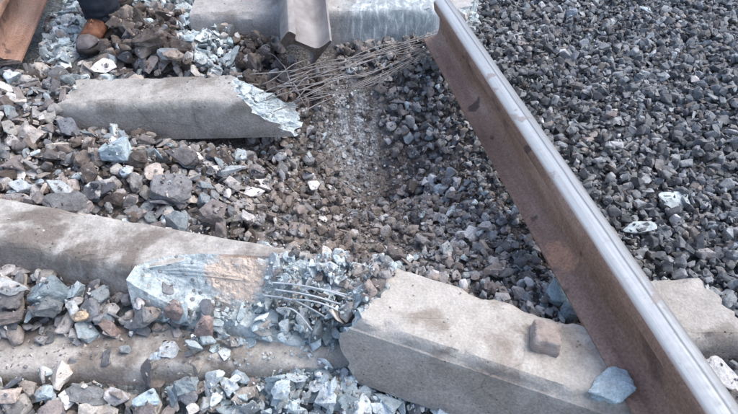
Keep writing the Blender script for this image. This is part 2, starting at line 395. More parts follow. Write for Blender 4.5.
# far one at the top of the picture
a = at(188, 14, .09) + Vector((0, .085, 0)); b = at(478, 8, .09) + Vector((.03, .085, 0))
e4 = (b - a).normalized(); L4 = (b - a).length
M_CONC_BLAST = concrete_mat('concrete_blast_scoured', (.34, .325, .31), (.46, .445, .435), (.26, .235, .215), .25, (.27, .25, .235), tuple(at(395, 24, .02) - (a - Vector((0, 0, .19)))))
S4, _ = sleeper(a, b, 'far sleeper at the picture top carrying the tipped rail stub', M_CONC_BLAST, wt=.17, wb=.23, H=.19,
                s1=lambda u, v: .10 * (1 - u) ** 1.6 * (.45 + .55 * v) + .02, jag1=.02, seed=5)
# sunk one in the lower left
a = at(0, 374, -.035) + Vector((-.5, .078, 0)); b = at(352, 352, -.055) + Vector((.02, .078, 0))
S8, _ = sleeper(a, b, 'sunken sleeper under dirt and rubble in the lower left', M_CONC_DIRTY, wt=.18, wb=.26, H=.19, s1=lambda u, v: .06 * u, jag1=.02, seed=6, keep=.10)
# cast lug of the rail fastening on the pale block
A7, es7, eu7, ev7 = F7
bm = bmesh.new(); bmesh.ops.create_cube(bm, size=2)
bmesh.ops.subdivide_edges(bm, edges=bm.edges[:], cuts=9, use_grid_fill=True)
for q in bm.verts:
    c = q.co.copy(); c = c / (sum(abs(t) ** 9 for t in c) ** (1 / 9))          # a block with worn corners
    k = 1.0 if c.z < 0 else 1 - .14 * c.z
    c = Vector((c.x * .033 * k, c.y * .038 * k, c.z * .026 - c.y * .006))
    q.co = c + c.normalized() * (noise.noise(c * 38) * .005 + noise.noise(c * 110) * .0022)
me = bpy.data.meshes.new('rail_lug'); bm.to_mesh(me); bm.free(); me.shade_smooth()
lug = link('rail_lug', me, S7, M_LUG); p = at(545, 338, .085)
lug.matrix_local = Matrix.Translation(p - S7.location) @ Matrix((es7, eu7, ev7)).transposed().to_4x4() @ Matrix.Rotation(.1, 4, 'Z')
lug['label'] = 'rust-pink cast lug standing on the block top'
# ------------------------------------------------------------------ rails
HALF = [(.075, 0), (.0752, .009), (.044, .0165), (.020, .026), (.0115, .040), (.0088, .060), (.0088, .105), (.0115, .126), (.020, .135), (.0365, .1405), (.0370, .148), (.0365, .164), (.033, .1695), (.026, .1728), (.013, .1746)]
PROF = [(x, z) for x, z in HALF] + [(-x, z) for x, z in HALF[::-1]]
NR = 12                                                                    # index where the worn head begins
def rail(name, P, d, length, label, roll=0., up=None, side=M_RUST, headmat=M_STEEL, jag=(.0, .0), seed=0, bow=0.):
    P = Vector(P); d = Vector(d).normalized(); r = d.cross(Vector((0, 0, 1))).normalized(); u = r.cross(d)
    q = Matrix.Rotation(roll, 3, d); r = q @ r; u = q @ u
    root = empty(name, P); root.matrix_world = Matrix.Translation(P) @ Matrix((r, d, u)).transposed().to_4x4()
    tag(root, label, 'rail', 'broken rails')
    n = len(PROF); m = max(6, int(length / .03)); v = []
    for i in range(m + 1):
        for k, (x, z) in enumerate(PROF):
            j0 = jag[0] * noise.noise(Vector((x * 30, z * 25, seed))); j1 = jag[1] * noise.noise(Vector((x * 30, z * 25, seed + 5)))
            t = i / m; s = j0 + (length + j1 - j0) * t
            w = noise.noise(Vector((x * 60 + seed, s * 9, z * 40))) * .0006
            v.append((x + w, s, z + w + bow * s * s))
    headk = set(range(NR, n - NR - 1))
    def sub(keep):
        f = []
        for i in range(m):
            for k in range(n):
                if (k in headk) == keep: f.append((i * n + k, i * n + (k + 1) % n, (i + 1) * n + (k + 1) % n, (i + 1) * n + k)[::-1])
        used = sorted({x for q in f for x in q}); mp = {o: i for i, o in enumerate(used)}
        return mesh('rail_piece', [v[o] for o in used], [tuple(mp[x] for x in q) for q in f], True)
    b = link('rail_body', sub(False), root, side); b.data.set_sharp_from_angle(angle=math.radians(40))
    h = link('running_surface', sub(True), root, headmat); h.data.set_sharp_from_angle(angle=math.radians(40))
    for e in (0, m):
        f = []; h2 = n // 2                                               # the end face, strip by strip across the profile
        for k in range(h2 - 1):
            q = (k, k + 1, n - 2 - k, n - 1 - k); f.append(q if e else q[::-1])
        link('rail_end', mesh('rail_end', [v[e * n + k] for k in range(n)], [q[::-1] for q in f]), root, M_DARK)
    return root
RZ = .066
P0 = Vector((RX, RY, RZ)); D0 = Vector((RDX, RDY, -.009))
M_RUST1 = rust_mat('rail_rust_patched', (-.045, .75 + (at(548, 252, .085).y - RY) / RDY, .02))
R1 = rail('steel_rail', P0 - D0 * .75, D0, 2.52, 'long rust-brown rail with shiny worn head slanting across the right', roll=math.radians(-3.4), jag=(0, .02), seed=1, side=M_RUST1)
d2 = at(48, 0, .07) - at(22, 62, .07)
R2 = rail('steel_rail', at(22, 62, .07) + Vector((-.075, 0, 0)) - d2.normalized() * .03, d2, 1.6, 'rust-brown rail end at the far upper left beside the walker', roll=math.radians(-2), jag=(.015, 0), seed=2)
e3 = at(322, 54, .075); d3 = Vector((-.05, .42, .115))
R3 = rail('steel_rail', e3 + Vector((.0, 0, .0)), d3, 1.1, 'pale rail stub tipped on its side across the far sleeper', roll=math.radians(-56), side=M_RUSTPALE, headmat=M_RUSTPALE, jag=(.008, 0), seed=3)

# ------------------------------------------------------------------ loose stones: shapes
def hull(seed, npts, ax, bevel=0., sub=False, cuts=1, amp=1.):
    r = random.Random(seed); bm = bmesh.new()
    for _ in range(npts):
        while True:
            p = Vector((r.gauss(0, 1), r.gauss(0, 1), r.gauss(0, 1)))
            if p.length > .2: break
        p = p.normalized() * r.uniform(.82, 1.05)
        p = Vector([max(-.72, min(.72, c)) for c in p]) / .72               # squared-off, like crushed stone
        bm.verts.new((p.x * ax[0], p.y * ax[1], p.z * ax[2]))
    res = bmesh.ops.convex_hull(bm, input=bm.verts[:])
    bmesh.ops.delete(bm, geom=[g for g in bm.verts if not g.link_faces], context='VERTS')
    bmesh.ops.dissolve_limit(bm, angle_limit=math.radians(14), verts=bm.verts[:], edges=bm.edges[:])
    if bevel:
        bmesh.ops.bevel(bm, geom=bm.edges[:], offset=bevel, segments=1, affect='EDGES', clamp_overlap=True)
    if sub:
        bmesh.ops.triangulate(bm, faces=bm.faces[:])
        for _ in range(cuts): bmesh.ops.subdivide_edges(bm, edges=bm.edges[:], cuts=1, use_grid_fill=True)
        bmesh.ops.triangulate(bm, faces=bm.faces[:])
        for v in bm.verts:
            q = v.co + Vector((seed, 0, 0)); vd = noise.voronoi(q * 2.2)[0]
            v.co += v.co.normalized() * amp * (noise.noise(q * 2.3) * .13 + (vd[1] - vd[0] - .3) * .09 + noise.noise(q * 7) * .04 + (noise.noise(q * 16) * .018 if cuts > 1 else 0))
    bmesh.ops.recalc_face_normals(bm, faces=bm.faces[:])
    me = bpy.data.meshes.new('stone'); bm.to_mesh(me); bm.free()
    return me
def arrays(me):
    me.calc_loop_triangles()
    v = np.zeros(len(me.vertices) * 3, np.float32); me.vertices.foreach_get('co', v)
    t = np.zeros(len(me.loop_triangles) * 3, np.int32); me.loop_triangles.foreach_get('vertices', t)
    return v.reshape(-1, 3), t.reshape(-1, 3)
NP = 36
AX = [(rnd.uniform(.9, 1.15), rnd.uniform(.68, .95), rnd.uniform(.45, .8)) for _ in range(NP)]
AXF = [(rnd.uniform(.95, 1.3), rnd.uniform(.6, .95), rnd.uniform(.22, .42)) for _ in range(NP)]     # flakes
PRO = [hull(i, 13, AX[i]) for i in range(NP)] + [hull(100 + i, 12, AXF[i]) for i in range(NP)]
BIG = [hull(i, 13, AX[i], .09) for i in range(NP)] + [hull(100 + i, 12, AXF[i], .07) for i in range(NP)]
TOP = [hull(i, 13, AX[i], .10, True) for i in range(NP)] + [hull(100 + i, 12, AXF[i], .08, True) for i in range(NP)]
for m_ in TOP: m_.materials.append(M_STONE)
ALLAX = AX + AXF
PA = [arrays(m_) for m_ in PRO]; BA = [arrays(m_) for m_ in BIG]
CH = [arrays(hull(300 + i, 7, (1.1, .8, .5))) for i in range(16)]

# ------------------------------------------------------------------ loose stones: let them drop one by one onto a height map
hx = np.arange(X0, X1, RES); hy = np.arange(Y0, Y1, RES)
HXg, HYg = np.meshgrid(hx, hy); HM = terrain(HXg, HYg); NYH, NXH = HM.shape
def over_sleeper(x, y, r):
    bad = np.zeros(x.shape, bool); part = np.ones(x.shape)
    for (A, es, eu, L, wt, z0, z1, keep) in FOOT:
        dx, dy = x - A.x, y - A.y
        s = dx * es.x + dy * es.y; u = dx * eu.x + dy * eu.y
        U = np.clip(u / wt + .5, 0, 1)
        lo = np.array([z0(t, 1.) for t in U]); hi = L - np.array([z1(t, 1.) for t in U])
        hit = (np.abs(u) < wt / 2 + r * .55 + .012) & (s > lo - r * .4) & (s < hi + r * .4)
        if keep < 1: part = np.where(hit, np.where(u > np.where(x > -.45, -.05, -.01), 1.0, keep), part)
        else: bad |= hit
    return bad, part
# sleepers carry what falls on them
for (A, es, eu, L, wt, z0, z1, keep) in FOOT:
    dx, dy = HXg - A.x, HYg - A.y; s = dx * es.x + dy * es.y; u = dx * eu.x + dy * eu.y
    U = np.clip(u / wt + .5, 0, 1); hi = np.vectorize(lambda t: L - z1(t, 1.))(np.linspace(0, 1, 41)); hi = np.interp(U, np.linspace(0, 1, 41), hi)
    hit = (np.abs(u) < wt / 2) & (s > 0) & (s < hi); HM = np.where(hit, np.maximum(HM, A.z + es.z * s), HM)
S6A, S6e, S6u, S6L, S6w = FOOT[0][:5]
dx, dy = HXg - S6A.x, HYg - S6A.y; s = dx * S6e.x + dy * S6e.y; u = np.clip((dx * S6u.x + dy * S6u.y) / S6w + .5, -.2, 1)
Wt = np.linspace(0, 2.2, 60); St = np.array([L6 - end6(0., 1 - t / 1.15) for t in Wt]); Wi = np.interp(s, St, Wt)
zz = S6A.z + S6e.z * s - .19 * np.clip((Wi - u) / 1.15, 0, 1)
HM = np.where((np.abs(dx * S6u.x + dy * S6u.y) < S6w * .6) & (s > sA) & (s < S6L), np.maximum(np.where(s > sA, zz, -1), terrain(HXg, HYg)), HM)
OBST = []                                                                  # other rails: point, heading, half width
for R_, hw in ((R2, .048), (R3, .10)):
    mw = R_.matrix_world; OBST.append((mw.translation.x - (.05 if R_ is R3 else 0), mw.translation.y, mw.col[1][0], mw.col[1][1], hw))
FEET = [at(86, 58, .03), at(124, 17, .03)]
def on_rail(x, y, r):
    for q in FEET:
        if abs(x - q.x) < .068 + r * .5 and -.06 < y - q.y < .27: return True
    for (ox, oy, ex, ey, hw) in OBST:
        s_ = (x - ox) * ex + (y - oy) * ey; n_ = abs((x - ox) * ey - (y - oy) * ex)
        if s_ > (.05 if hw < .08 else .12) and n_ < hw + r * .7: return True
    return False
def bare6(x, y):                                                           # the part of the break that lies open
    ax_, ay_ = x - S6A.x, y - S6A.y; s_ = ax_ * S6e.x + ay_ * S6e.y; u_ = ax_ * S6u.x + ay_ * S6u.y
    return (sA - .03 < s_ < sx6(268, 270)) and -S6w * .55 < u_ < S6w * .8
core_v = []; core_f = []; NS, NU = 210, 62
for i in range(NS + 1):
    s_ = sA - .012 + (S6L + .05 - sA) * i / NS
    for j in range(NU + 1):
        u_ = -.15 + .258 * j / NU; un = max(0., min(1., u_ / S6w + .5)); wi = float(np.interp(s_, St, Wt))
        drop = min(1.25, max(0., (wi - un) / 1.15)); z_ = -.19 * drop - max(0., -.122 - u_) * 5
        p = S6A + S6e * s_ + S6u * u_ + Vector((0, 0, z_))
        vd, vp = noise.voronoi(p * 21); v2 = noise.voronoi(p * 52)[0]; cell = noise.cell(vp[0] * 37.7)
        fade = min(1., drop / .10) if drop > 0 else 0.
        far = min(1., max(0., (s_ - sx6(250, 270)) / .12))
        v3 = noise.voronoi(p * 105)[0]
        h_ = (vd[1] - vd[0]) * .016 * (.5 + .6 * far) + cell * .010 * far + (v2[1] - v2[0]) * .006 + (v3[1] - v3[0]) * .004 + noise.noise(p * 90) * .002
        h_ = h_ * fade - (.03 if drop <= 0 else -.006) - max(0., (u_ - S6w / 2 - .004)) * 3.0
        core_v.append(p + Vector((0, -.15 * h_, h_)) - S6.location)
for i in range(NS):
    for j in range(NU):
        k = i * (NU + 1) + j; core_f.append((k, k + NU + 1, k + NU + 2, k + 1))
core = link('shattered_core', mesh('shattered_core', core_v, core_f, False), S6, M_FRACT6); core['label'] = 'shattered pale turquoise core with a smear of tan dust'
_disc = {}
def disc(k):
    if k not in _disc:
        g = np.arange(-k, k + 1); a, b = np.meshgrid(g, g); d = np.sqrt(a * a + b * b) / (k + .5)
        _disc[k] = (d <= 1, np.sqrt(np.clip(1 - d * d, 0, 1)), a, b)
    return _disc[k]
STONES = []           # x y z | sx sy sz scale | rotation | colour | proto | region | zone kind
def settle(x, y, r, c, sink=.5, bed=False):
    k = max(1, int(r * .8 / RES)); i = int((y - Y0) / RES); j = int((x - X0) / RES)
    if i - k < 0 or j - k < 0 or i + k + 1 > NYH or j + k + 1 > NXH: return None
    m_, dome, a, b = disc(k); win = HM[i - k:i + k + 1, j - k:j + k + 1]; h = win[m_]
    mean = h.mean(); mx = h.max(); base = mean + (mx - mean) * sink
    if bed: base = float(np.percentile(h, 42))
    gx_ = (h * a[m_]).sum() / ((a[m_] ** 2).sum() * RES + 1e-9); gy_ = (h * b[m_]).sum() / ((b[m_] ** 2).sum() * RES + 1e-9)
    z = base + c * .62
    win[m_] = np.maximum(h, z + c * .80 * dome[m_])
    return z, max(-1.2, min(1.2, gx_)), max(-1.2, min(1.2, gy_))
def rotation(gx_, gy_, tilt, wild):
    if wild: return Euler((rnd.uniform(0, 6.28), rnd.uniform(0, 6.28), rnd.uniform(0, 6.28))).to_matrix()
    n_ = Vector((-gx_, -gy_, 1)).normalized()
    q = Vector((0, 0, 1)).rotation_difference(n_).to_matrix()
    return q @ Euler((rnd.gauss(0, tilt), rnd.gauss(0, tilt), 0)).to_matrix() @ Matrix.Rotation(rnd.uniform(0, 6.28), 3, 'Z')

TURQ = [(.43, .51, .53), (.53, .60, .62), (.38, .455, .48), (.60, .65, .66), (.32, .375, .395), (.47, .50, .505)]
DARKB = [(.14, .15, .157), (.17, .181, .188), (.205, .216, .222), (.145, .149, .152), (.11, .117, .124), (.24, .253, .26), (.19, .185, .18), (.28, .294, .30), (.18, .163, .15)]
GREYS = [(.23, .225, .225), (.31, .295, .285), (.16, .155, .155), (.40, .375, .36), (.26, .275, .285), (.28, .24, .22), (.20, .175, .165), (.48, .48, .48)]
LEFT = [(.20, .205, .215), (.27, .26, .255), (.14, .145, .155), (.40, .375, .355), (.24, .21, .20), (.26, .295, .31), (.16, .145, .14), (.47, .45, .44), (.34, .295, .265), (.42, .375, .33), (.33, .31, .285)]
DUST = [(.44, .46, .47), (.36, .37, .375), (.50, .53, .54), (.30, .30, .30)]
SOILC = [(.20, .168, .147), (.25, .213, .188), (.155, .13, .114), (.29, .255, .23)]
CLOD = [(.115, .093, .08), (.15, .122, .105), (.085, .071, .064), (.20, .168, .148)]
POLY_TURQ = [(186, 298), (240, 284), (352, 276), (368, 340), (420, 380), (512, 414), (520, 620), (190, 620), (206, 400), (196, 350)]
POLY_TTOP = [(-300, -160), (330, -160), (300, 0), (180, 8), (112, 22), (104, 62), (62, 72), (44, 60), (60, 0)]
POLY_TMID = [(186, 16), (226, 20), (238, 72), (200, 76), (180, 50)]
POLY_CLOD = [(112, 28), (186, 22), (196, 74), (110, 76)]
POLY_CLOD2 = [(236, 36), (300, 34), (330, 60), (290, 92), (236, 78)]
POLY_SOIL = [(298, 120), (330, 96), (392, 92), (402, 140), (440, 205), (400, 238), (330, 252), (262, 222), (250, 190)]
POLY_DUST = [(322, 92), (378, 90), (388, 140), (372, 184), (345, 160), (326, 128)]
def zone(x, y):
    px_, py_, _ = survey(x, y, 0.)
    z = np.full(x.shape, 'crater', dtype='<U8')
    z[px_ < 268 - (py_ - 90) * .1] = 'left'
    z[(py_ > 246) & (px_ < 250)] = 'low'
    z[(py_ > 378) & (px_ < 220)] = 'low'
    z[(py_ < 80) & (px_ < 240)] = 'left'
    z[in_poly(px_, py_, POLY_CLOD)] = 'clod'; z[in_poly(px_, py_, POLY_CLOD2)] = 'clod'
    z[in_poly(px_, py_, POLY_TTOP)] = 'turq'; z[in_poly(px_, py_, POLY_TMID)] = 'turq'; z[in_poly(px_, py_, POLY_TURQ)] = 'turq'
    z[in_poly(px_, py_, POLY_SOIL)] = 'soil'; dz_ = survey(x, y, -.18); z[in_poly(dz_[0], dz_[1], POLY_DUST)] = 'dust'
    z[right_of_rail(x, y) > .0] = 'right'
    far = (y > 2.12) & (right_of_rail(x, y) > -.1) & (px_ > 470); z[far] = 'right'
    return z
SPEC = {  # zone: diameter range, palette, tilt, share of flakes, chance that a stone of other stock is mixed in
    'right': (.014, .046, DARKB, .5, .3), 'crater': (.016, .054, GREYS, .5, .25), 'soil': (.014, .056, GREYS, .5, .2), 'dust': (.010, .026, GREYS, .5, .3),
    'left': (.028, .084, LEFT, .26, .68), 'low': (.034, .080, LEFT, .3, .45), 'turq': (.020, .070, TURQ, .5, .75), 'clod': (.025, .09, CLOD, .5, .05)}
def colour(zn, x, y):
    pal = SPEC[zn][2]; t = rnd.random()
    if zn == 'right' and t < .04: pal = GREYS
    elif zn in ('left', 'low') and t < .06: pal = TURQ
    elif zn == 'left' and t < .22: pal = CLOD
    elif zn == 'crater' and t < .06: pal = TURQ
    elif zn == 'soil' and t < .45: pal = SOILC
    elif zn == 'dust': pal = DUST if t < .75 else CLOD
    elif zn == 'crater' and y > 1.45 and t < .2: pal = SOILC
    elif zn == 'clod' and t < .15: pal = LEFT
    elif zn == 'turq' and t < .14: pal = LEFT
    c = Vector(rnd.choice(pal)); k = rnd.lognormvariate(0, .20)
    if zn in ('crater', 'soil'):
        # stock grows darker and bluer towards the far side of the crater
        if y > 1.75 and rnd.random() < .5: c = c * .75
    return tuple(min(.8, q * k) for q in c), ('turq' if pal is TURQ else 'rock')
def rail_gap(x, y, r):
    e = right_of_rail(x, y); return (abs(e) < .085 + r) and y < 2.14
def rain(xmin, xmax, ymin, ymax, spacing, scale, zones, chance=1.0, small=False):
    gx_ = np.arange(xmin, xmax, spacing); gy_ = np.arange(ymin, ymax, spacing); a, b = np.meshgrid(gx_, gy_)
    a = a.ravel() + rng.uniform(-.5, .5, a.size) * spacing; b = b.ravel() + rng.uniform(-.5, .5, b.size) * spacing
    px_, py_, _ = survey(a, b, 0.); keep = (px_ > -170) & (px_ < 910) & (py_ > -95) & (py_ < 560) & (b > .22)
    a, b = a[keep], b[keep]; zs = zone(a, b); keep = np.isin(zs, zones); a, b, zs = a[keep], b[keep], zs[keep]
    bad, part = over_sleeper(a, b, .03 * scale); o = np.arange(len(a)); rng.shuffle(o)
    for i in o:
        if rnd.random() > chance or rnd.random() > part[i]: continue
        if bad[i]: continue
        zn = str(zs[i]); lo, hi, pal, tilt, flk = SPEC[zn]; x, y = float(a[i]), float(b[i])
        if on_rail(x, y, .03) or bare6(x, y): continue
        d = (lo + (hi - lo) * rnd.random() ** 1.9) * scale; r = d / 2
        pr = rnd.randrange(NP) + (NP if rnd.random() < flk else 0)
        if zn == 'clod': pr = rnd.randrange(NP)
        ax = ALLAX[pr]
        if rail_gap(x, y, 0) and d > .03: d = .03; r = .015
        q = settle(x, y, r, r * ax[2])
        if q is None: continue
        if rail_gap(x, y, .0) and q[0] + r > RZ: continue
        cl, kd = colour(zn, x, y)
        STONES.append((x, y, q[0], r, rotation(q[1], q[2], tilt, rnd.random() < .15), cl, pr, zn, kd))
W_ = (-2.5, 2.5, .22, 3.5)
rain(*W_, .030, .85, ['crater', 'soil', 'clod', 'turq'])
rain(*W_, .025, .9, ['right'])
rain(*W_, .0235, 1.0, ['right'])
rain(*W_, .034, .7, ['left', 'low'])
rain(*W_, .028, 1.0, ['crater'])
rain(*W_, .040, 1.0, ['turq'])
rain(*W_, .040, .9, ['left', 'low', 'clod'])
rain(*W_, .032, .9, ['turq'])
rain(*W_, .034, 1.0, ['soil'], .5)
rain(*W_, .020, 1.0, ['dust'], .55)
rain(*W_, .045, 1.05, ['right', 'crater'], .6)
rain(*W_, .06, 1.1, ['crater', 'soil'], .5)
rain(*W_, .055, 1.0, ['turq', 'left', 'low', 'clod'], .9)

for _ in range(2000):
    s_ = rnd.uniform(sA - .02, S6L + .03); u_ = rnd.uniform(-.62, .5) * S6w; p = S6A + S6e * s_ + S6u * u_
    d_ = float(np.interp(s_, St, Wt)) - (u_ / S6w + .5)
    if d_ < .04 or rnd.random() > (.2 if s_ < sx6(262, 270) else .35): continue
    r = rnd.uniform(.0018, .0045) + (.009 * rnd.random() ** 4 if s_ > sx6(255, 270) else .003 * rnd.random() ** 4); pr = rnd.randrange(2 * NP); q = settle(p.x, p.y, r, r * ALLAX[pr][2], .3)
    if q: STONES.append((p.x, p.y, q[0], r, rotation(q[1], q[2], .6, True), colour('turq', p.x, p.y)[0] if rnd.random() < .85 else (.5, .42, .35), pr, 'turq', 'turq'))
# single pieces one can point at: column, row, height guess, (length, depth, thickness) in metres, turn, tilt, colour, name, label
K = 'concrete_fragment'; R = 'stone'
HAND = [
 (122, 150, (.135, .095, .085), 10, 0, (.38, .455, .48), K, 'turquoise concrete chunk below the short grey sleeper piece'),
 (9, 208, (.10, .085, .06), -35, 20, (.33, .275, .255), K, 'pinkish concrete block leaning on the long soiled sleeper at the left edge'),
 (60, 190, (.135, .085, .055), 5, 8, (.17, .17, .175), R, 'flat mid-grey stone just behind the long soiled sleeper, left of the dark slab'),
 (98, 186, (.125, .06, .03), -8, 14, (.10, .10, .11), R, 'dark flat slab of stone right behind the long soiled sleeper'),
 (172, 188, (.145, .10, .075), -12, 10, (.22, .215, .22), R, 'largest grey rock behind the long soiled sleeper'),
 (184, 163, (.12, .085, .075), 20, 12, (.13, .12, .12), R, 'dark angular rock under the short sleeper piece'),
 (216, 212, (.105, .08, .06), 10, 10, (.20, .175, .165), R, 'brownish rock touching the far edge of the long soiled sleeper'),
 (240, 155, (.055, .05, .05), 0, 15, (.50, .56, .58), K, 'pale lump of concrete below the snapped sleeper end'),
 (46, 281, (.12, .08, .08), 20, 6, (.20, .25, .275), R, 'big blue-grey boulder before the long soiled sleeper'),
 (10, 296, (.075, .06, .05), 0, 10, (.19, .18, .18), R, 'grey stone left of the big blue-grey boulder'),
 (24, 308, (.085, .045, .026), -5, 8, (.40, .41, .41), K, 'pale flat shard below the big blue-grey boulder'),
 (76, 292, (.05, .045, .045), 30, 10, (.34, .40, .42), R, 'pale blue-grey stone right of the big blue-grey boulder'),
 (75, 310, (.065, .05, .045), 8, 10, (.46, .36, .26), R, 'tan yellowish stone among greys in the lower left'),
 (57, 320, (.07, .06, .055), 0, 10, (.17, .185, .19), R, 'dark grey stone left of the tan yellowish stone'),
 (108, 328, (.07, .042, .035), -5, 0, (.25, .19, .17), R, 'brown oval stone right of the tan yellowish stone'),
 (143, 320, (.065, .055, .05), 25, 14, (.19, .19, .19), R, 'mid-grey stone above the white oblong block'),
 (170, 350, (.062, .036, .035), 10, 0, (.50, .53, .54), K, 'white oblong block beside the pink upright stone'),
 (211, 347, (.048, .036, .075), 0, 8, (.30, .225, .205), R, 'pink upright pointed stone by the turquoise rubble'),
 (195, 346, (.026, .018, .075), 10, -12, (.44, .50, .515), K, 'thin pale upright shard left of the pink pointed stone'),
 (181, 323, (.06, .05, .045), -20, 10, (.22, .175, .165), R, 'reddish stone above the white oblong block'),
 (187, 386, (.065, .045, .09), 0, 12, (.25, .29, .30), K, 'grey-green pointed concrete piece leaning on the sunken sleeper face'),
 (8, 396, (.05, .042, .035), 0, 5, (.50, .42, .37), R, 'cream pink pebble in the bottom left corner'),
 (90, 396, (.11, .055, .05), -4, 5, (.22, .225, .225), R, 'wide grey stone below the sunken sleeper'),
 (146, 398, (.06, .05, .04), 0, 10, (.46, .56, .60), K, 'turquoise lump below the sunken sleeper'),
 (44, 392, (.045, .04, .035), 0, 10, (.40, .47, .49), K, 'pale concrete lump right of the cream pebble'),
 (674, 202, (.105, .07, .024), 12, 6, (.45, .51, .515), K, 'large pale turquoise slab lying alone on dark ballast'),
 (637, 233, (.105, .038, .018), 8, 8, (.50, .57, .58), K, 'long pale shard poking out beside the rail head'),
 (441, 184, (.06, .045, .026), -10, 12, (.52, .58, .60), K, 'pale flat fragment in mid crater left of the rail'),
 (463, 181, (.055, .028, .02), 12, 10, (.48, .53, .55), K, 'narrow pale fragment beside the pale flat fragment'),
 (152, 44, (.13, .10, .09), 5, 5, (.105, .085, .075), 'soil_clod', 'largest dark brown soil clod near the shoe'),
 (141, 40, (.08, .065, .055), 0, 5, (.13, .11, .10), 'soil_clod', 'smaller brown clod between shoe and largest clod'),
 (178, 50, (.10, .075, .065), 20, 5, (.075, .06, .055), 'soil_clod', 'blackish clod just behind the short sleeper piece'),
 (146, 22, (.075, .05, .04), 0, 8, (.50, .58, .60), K, 'pale stone-like fragment above the largest soil clod'),
 (183, 8, (.09, .06, .05), 15, 8, (.42, .47, .49), K, 'pale fragment at the top edge left of the far sleeper'),
 (573, 13, (.068, .06, .05), 0, 8, (.24, .27, .30), R, 'light blue-grey stone standing out on the ballast at the top'),
 (648, 8, (.085, .042, .022), -8, 10, (.32, .37, .39), R, 'flat pale stone at the top edge on the dark ballast'),
 (563, 52, (.034, .022, .016), -20, 10, (.62, .64, .65), R, 'small white chip on dark ballast right of the rail end'),
 (521, 49, (.05, .032, .02), -40, 15, (.28, .25, .23), R, 'brownish flat stone by the right side of the rail'),
 (598, 404, (.105, .08, .05), 5, -6, (.42, .50, .525), K, 'turquoise slab wedged between pale block and rail'),
 (557, 292, (.075, .075, .06), 30, 14, (.36, .45, .48), K, 'turquoise concrete lump behind the pale block beside the rail'),
 (572, 312, (.06, .05, .05), 10, 14, (.30, .36, .39), K, 'dull turquoise lump between the rusty lug and the rail'),
 (722, 376, (.10, .10, .035), 14, 6, (.50, .50, .50), K, 'pale concrete slab hugging the rail in the lower right'),
 (452, 408, (.10, .05, .022), -22, 14, (.52, .62, .65), K, 'long turquoise splinter under the pale block'),
 (378, 252, (.05, .045, .04), 0, 10, (.50, .56, .58), K, 'pale rounded lump behind the broken end of the pale block'),
 (487, 243, (.045, .04, .04), 20, 10, (.33, .29, .25), R, 'tan stone beside the rail foot in the lower crater'),
 (125, 170, (.04, .035, .04), 0, 12, (.48, .54, .56), K, 'small pale lump right under the turquoise chunk'),
 (20, 184, (.08, .05, .03), 8, 8, (.42, .46, .48), K, 'pale flat shard behind the pinkish block'),
 (28, 132, (.09, .07, .04), -12, 10, (.38, .345, .32), R, 'light tan flat stone by the left edge above the shards'),
 (70, 130, (.075, .08, .055), 30, 15, (.17, .18, .20), R, 'steel-grey angular stone left of the turquoise chunk'),
]
HANDLIST = []
for (u, v, dim, turn, tilt, cl, nm, lb) in HAND:
    g = at(u, v, .02)
    for _ in range(3):
        i = min(NYH - 1, max(0, int((g.y - Y0) / RES))); j = min(NXH - 1, max(0, int((g.x - X0) / RES))); g = at(u, v, min(float(HM[i, j]), float(terrain(np.array([g.x]), np.array([g.y]))[0]) + .08) + dim[2] * .35)
    q = settle(g.x, g.y, max(dim[0], dim[1]) * .42, dim[2] / 2 / .8, .35, True)
    if q is None: continue
    HANDLIST.append((g.x, g.y, q[0] - dim[2] * .06, dim, turn, tilt, q[1] * .6, q[2] * .6, cl, nm, lb))
# dust-size chips over everything
CHIPS = []
def chips(n, zn_d, xa=-2.3, xb=2.3, ya=.25, yb=3.3):
    x = rng.uniform(xa, xb, n); y = rng.uniform(ya, yb, n); px_, py_, _ = survey(x, y, 0.)
    k = (px_ > -120) & (px_ < 860) & (py_ > -70) & (py_ < 520); x, y = x[k], y[k]; zs = zone(x, y); bad, part = over_sleeper(x, y, .0)
    for i in range(len(x)):
        zn = str(zs[i])
        if rnd.random() > zn_d.get(zn, 1): continue
        on = bad[i]
        if bare6(x[i], y[i]) and rnd.random() > .12: continue
        if on and rnd.random() > .10: continue
        r = rnd.uniform(.0025, .0075) * (.6 if on else 1)
        ii = int((y[i] - Y0) / RES); jj = int((x[i] - X0) / RES); z = float(HM[ii, jj]) + r * .1
        if on_rail(x[i], y[i], 0): continue
        if rail_gap(x[i], y[i], 0) and z > RZ - .01: continue
        CHIPS.append((float(x[i]), float(y[i]), z, r, colour(zn, x[i], y[i])[0]))
chips(34000, {'right': .6})
chips(4500, {'right': .3}, -.55, .55, 1.1, 2.25)
chips(900, {}, -.55, .15, .5, 1.0)

# which stones stand as single objects: the largest in view of each kind
arr = np.array([(s[0], s[1], s[2], s[3]) for s in STONES])
px_, py_, dep = survey(arr[:, 0], arr[:, 1], arr[:, 2])
ii = ((arr[:, 1] - Y0) / RES).astype(int); jj = ((arr[:, 0] - X0) / RES).astype(int)
free = HM[ii, jj] - arr[:, 2] < arr[:, 3] * .95
inview = (px_ > 0) & (px_ < 738) & (py_ > 0) & (py_ < 414) & free
score = np.where(inview, arr[:, 3] / dep * np.array([ALLAX[s[6]][1] for s in STONES]), -1)
isT = np.array([s[8] == 'turq' for s in STONES]); isC = np.array([s[7] == 'clod' for s in STONES])
single = set()
for mask, cap in ((isT, 280), (~isT & ~isC, 272), (isC, 40)):
    o = np.argsort(-np.where(mask, score, -1))[:cap]; single |= {int(i) for i in o if score[i] > 0}

